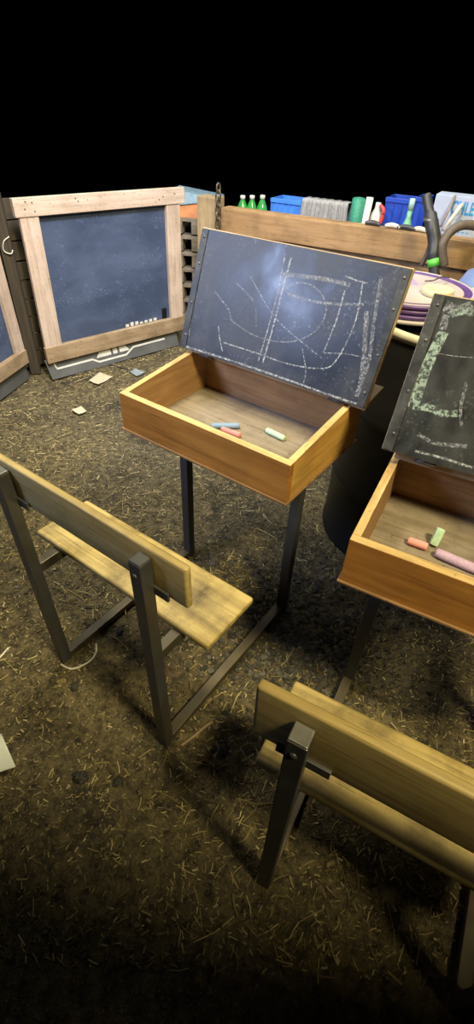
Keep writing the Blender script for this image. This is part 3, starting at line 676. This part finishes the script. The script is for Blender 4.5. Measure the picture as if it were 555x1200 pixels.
b = bmesh.new(); tube(b, smooth_path([on_y(493, 312, 2.6), on_y(500, 298, 2.6), on_y(504, 285, 2.6)], 6), .010, 10); tag(link('thin_cable', b, m_brown, None, True), 'short dark cable slanting just left of the taped hose', 'cable')
# black and white straps lying on the beam
for i, (x0, x1, yy, m, lb) in enumerate(((428, 446, 258, m_hose, 'short black strap lying on the crate board below the white jug'), (452, 470, 258, m_strap, 'crumpled white wrapper lying on the crate board'), (466, 488, 261, m_hose, 'black handle lying on the crate board below the little green bottle'), (484, 500, 268, m_strap, 'white strap end lying on the crate board beside the hose'))):
    n_ = Vector((-math.sin(crz), math.cos(crz), 0)); aa = on_plane(x0, yy, CW(0, .05), n_); bb_ = on_plane(x1, yy + 4, CW(0, .05), n_)
    aa.z = bb_.z = .801 + .011; b = bmesh.new(); md = (aa + bb_) / 2 + Vector((0, .012, .004)); tube(b, smooth_path([aa, md, bb_], 6), .011, 10, rad=[.011 * (0.6 + .5 * math.sin(k / 12 * math.pi)) for k in range(13)])
    tag(link('strap' if i != 1 else 'wrapper', b, m, None, True), lb, 'strap' if i != 1 else 'wrapper')
# grey blue plastic tub at the right edge
tb = on_z(575, 560, 0); 
q = on_y(556, 312, 2.0)
tub = empty('plastic_barrel', (q.x + .16, 2.05, 0), 0, 'grey-blue plastic barrel at the right edge behind the black drum', 'barrel')
b = bmesh.new(); lathe(b, [(0, 0), (.17, 0), (.19, .04), (.185, .35), (.195, .37), (.185, .39), (.18, .74), (.15, .80), (.06, .84), (0, .84)], n=48); link('barrel_body', b, m_blueg, tub, True)
b = bmesh.new(); lathe(b, [(0, .0), (.05, 0), (.05, .055), (0, .055)], (-.04, 0, .835), n=24); link('bung_cap', b, m_bluel, tub, True)

# ------------------------------------------------------------ behind the left board: pallet stack with orange and blue boards
ql = on_y(214, 300, 3.45); qr = on_y(238, 300, 3.55)
ps = empty('pallet_stack', (-.36, 3.60, 0), -.1, 'stack of grey pallets seen in the gap right of the large framed blackboard', 'pallet stack')
for i in range(7):
    b = bmesh.new(); box(b, -.16, .16, 0, .5, i * .1 + .07, i * .1 + .09, .002); link('deck_board', b, m_pallet, ps)
    for k in (-.12, .0, .12):
        b = bmesh.new(); box(b, k - .03, k + .03, .0, .09, i * .1, i * .1 + .07, .002); link('block', b, m_pallet, ps)
e = empty('orange_case', (-.36, 3.62, .69), -.1, 'orange case with a pale blue lid on the pallet stack', 'case')
b = bmesh.new(); hexa(b, [(-.14, 0, 0), (.14, 0, 0), (.14, .2, 0), (-.14, .2, 0), (-.14, 0, .06), (.14, 0, .10), (.14, .2, .10), (-.14, .2, .06)], .004); link('case_body', b, m_orange, e)
b = bmesh.new(); hexa(b, [(-.15, -.01, .062), (.15, -.01, .102), (.15, .21, .102), (-.15, .21, .062), (-.15, .02, .15), (.15, -.01, .115), (.15, .21, .115), (-.15, .21, .15)], .003); tag(link('case_lid', b, flat('pale_blue_lid', (.18, .28, .38), .6), e), 'pale blue lid')

# ------------------------------------------------------------ black drum, lids
dr = empty('oil_drum', (.634, 1.483, 0), 0, 'black steel oil drum with cream rim standing behind the two desks', 'drum')
R_ = .288; hd_ = .822
prof = [(0, .012), (R_ - .012, .012), (R_ - .006, 0), (R_ + .002, .004), (R_ + .002, .016), (R_ - .002, .022)]
for zc in (.275, .545):
    prof += [(R_, zc - .022), (R_ + .004, zc - .012), (R_ + .009, zc), (R_ + .004, zc + .012), (R_, zc + .022)]
prof += [(R_, hd_ - .03), (R_ - .004, hd_ - .02), (R_ - .004, hd_ - .012), (0, hd_ - .012)]
b = bmesh.new(); lathe(b, prof, n=96); link('drum_body', b, m_black, dr, True)
b = bmesh.new(); pr2 = []
lathe(b, [(R_ - .012, hd_ - .012), (R_ + .004, hd_ - .016), (R_ + .010, hd_ - .004), (R_ + .008, hd_ + .008), (R_ - .002, hd_ + .010), (R_ - .012, hd_ + .002), (R_ - .012, hd_ - .012)], n=96); tag(link('clamp_ring', b, m_cream, dr, True), 'cream clamp ring')
lc = Vector((.465, 1.535, 0))
def lid(z, r, label, top=False, off=(0, 0)):
    e = empty('bucket_lid', (lc.x + off[0], lc.y + off[1], z), 0, label, 'lid', 'purple and white bucket lids on the drum')
    h = .0125
    b = bmesh.new(); lathe(b, [(0, 0), (r - .012, 0), (r - .004, .001), (r, .004), (r, h - .003), (r - .003, h), (r - .010, h + .0005), (r - .014, h - .003), (r - .03, h - .003), (0, h - .003)], n=80); link('rim', b, m_purple if True else m_white, e, True)
    if top:
        b = bmesh.new(); lathe(b, [(0, h - .003), (r - .034, h - .003), (r - .034, h - .0015), (0, h - .0015)], n=80); tag(link('printed_face', b, m_lidwhite, e), 'white face with lilac print')
        b = bmesh.new(); box(b, -.03, .04, .02, .10, h - .0015, h - .0008); tag(link('print_patch', b, m_lilac, e), 'lilac printed patch')
        b = bmesh.new(); lathe(b, [(r - .0035, h), (r - .0035, h + .0016), (r - .0115, h + .0016), (r - .0115, h)], n=80); tag(link('white_bead', b, m_lidwhite, e, True), 'pale bead round the edge')
    return e
zb = hd_ + .010
e = empty('bucket_lid', (lc.x, lc.y, zb), 0, 'off-white lid at the bottom of the pile on the drum', 'lid', 'purple and white bucket lids on the drum')
b = bmesh.new(); lathe(b, [(0, 0), (.192, 0), (.198, .003), (.198, .009), (.194, .011), (0, .011)], n=80); link('rim', b, m_lidwhite, e, True)
lid(zb + .011, .192, 'purple lid directly above the off-white bottom lid on the drum')
lid(zb + .0245, .190, 'purple lid in the middle of the pile on the drum', off=(.002, -.001))
lid(zb + .038, .193, 'white-faced purple-rimmed lid on top of the pile on the drum', True, (-.001, .001))
zt2 = zb + .038 + .011
yd = on_z(513, 341, zt2 + .012)
b = bmesh.new(); lathe(b, [(0, 0), (.040, 0), (.043, .003), (.043, .016), (.040, .019), (.034, .0175), (0, .0175)], n=48); o = link('small_tub_lid', b, m_yellow, None, True, (yd.x, yd.y, zt2 + .0)); tag(o, 'small round cream lid lying on the purple-rimmed lids', 'lid')
b = bmesh.new(); tube(b, smooth_path([on_z(498, 330, zt2 + .008), on_z(508, 329, zt2 + .02), on_z(517, 325, zt2 + .022), on_z(526, 326, zt2 + .010)], 6), .0022, 7); tag(link('twig', b, m_brown, None, True), 'thin bent twig beside the small cream lid', 'twig')

# ------------------------------------------------------------ small things on the floor
def sheet(name, pix, m, label, cat, th=.0015, z=.004, curl=.004, thk=None):
    pts = [on_z(*q, z) for q in pix]; c = sum(pts, Vector()) / len(pts); bm = bmesh.new()
    n_ = 8
    def bil(s_, t_):
        p = (pts[0] * (1 - s_) + pts[1] * s_) * (1 - t_) + (pts[3] * (1 - s_) + pts[2] * s_) * t_
        p = p.copy(); p.z += curl * noise.noise(p * 30) + curl * .9 * ((s_ - .5) ** 2 + (t_ - .5) ** 2) * 2 + .002; return p
    top = [[bm.verts.new(bil(i / n_, j / n_)) for i in range(n_ + 1)] for j in range(n_ + 1)]
    bot = [[bm.verts.new(v.co - Vector((0, 0, th))) for v in row] for row in top]
    for j in range(n_):
        for i in range(n_):
            bm.faces.new((top[j][i], top[j][i + 1], top[j + 1][i + 1], top[j + 1][i])); bm.faces.new((bot[j][i], bot[j + 1][i], bot[j + 1][i + 1], bot[j][i + 1]))
    for k in range(n_):
        bm.faces.new((top[0][k], bot[0][k], bot[0][k + 1], top[0][k + 1])); bm.faces.new((top[n_][k], top[n_][k + 1], bot[n_][k + 1], bot[n_][k]))
        bm.faces.new((top[k][0], top[k + 1][0], bot[k + 1][0], bot[k][0])); bm.faces.new((top[k][n_], bot[k][n_], bot[k + 1][n_], top[k + 1][n_]))
    return tag(link(name, bm, m, None, True), label, cat)
sheet('paper_scrap', [(104, 447), (117, 437), (132, 443), (115, 452)], m_paper, 'buff paper scrap on the dirt before the grey sign board', 'paper')
sheet('paper_scrap', [(84, 481), (95, 477), (102, 483), (92, 487)], m_paper, 'small pale scrap on the dirt below the larger buff scrap', 'paper')
sheet('paper_scrap', [(-8, 868), (2, 861), (19, 900), (-6, 908)], m_paperw, 'crumpled white paper on the dirt at the left edge', 'paper')
sheet('plastic_shard', [(152, 436), (158, 433), (170, 437), (160, 442)], flat('grey_shard', (.2, .24, .27), .5), 'blue-grey plastic shard lying on the dirt left of the whole desk tray', 'shard', .004, .006)
def floor_tube(name, pix, r, m, label, cat, lift=0.0):
    pts = [on_z(x, y, .004) for x, y in pix]
    for p in pts: p.z = gz(p.x, p.y) + r + lift
    b = bmesh.new(); tube(b, smooth_path(pts, 8), r, 8); return tag(link(name, b, m, None, True), label, cat)
floor_tube('white_strap', [(70, 776), (82, 782), (94, 779), (106, 772), (112, 762), (112, 753)], .0028, m_strap, 'white plastic strap curling around the foot of the left back post', 'strap')
floor_tube('white_stick', [(-8, 778), (2, 767), (9, 758)], .003, m_strap, 'short white stick on the dirt at the left edge', 'stick')
floor_tube('black_cable', [(126, 427), (140, 431), (153, 434), (168, 436)], .004, m_hose, 'short black cable on the dirt below the grey sign board', 'cable')
floor_tube('wooden_twig', [(212, 874), (228, 862), (240, 852), (249, 846)], .0045, m_stick, 'brown twig on the dirt beside the right back post of the whole desk', 'twig')
floor_tube('straw_stalk', [(116, 968), (123, 950), (130, 937)], .0012, m_straw, 'long straw stalk near the bottom of the view', 'straw')
floor_tube('straw_stalk', [(128, 742), (140, 750), (150, 760)], .0012, m_straw, 'long straw stalk between the bench posts', 'straw')
floor_tube('straw_stalk', [(78, 690), (98, 702), (99, 718)], .0012, m_straw, 'bent straw stalk beside the left seat bar', 'straw')
for i, (x, y, r_, lb) in enumerate(((94, 911, .016, 'largest dark lump on the dirt near the bottom left'), (138, 916, .011, 'dark lump right of the largest dark lump'), (87, 806, .011, 'dark lump below the white strap'), (150, 655, .012, 'dark flat lump behind the bench seat'), (262, 880, .014, 'dark lump right of the brown twig'), (140, 740, .012, 'dark lump between the two bench posts'))):
    p = on_z(x, y, 0); o = blob('earth_lump', (p.x, p.y, gz(p.x, p.y) + r_ * .35), (r_ * 1.1, r_ * .8, r_ * .6), m_coal, lb, 'lump', .6, i * 5, None, i)
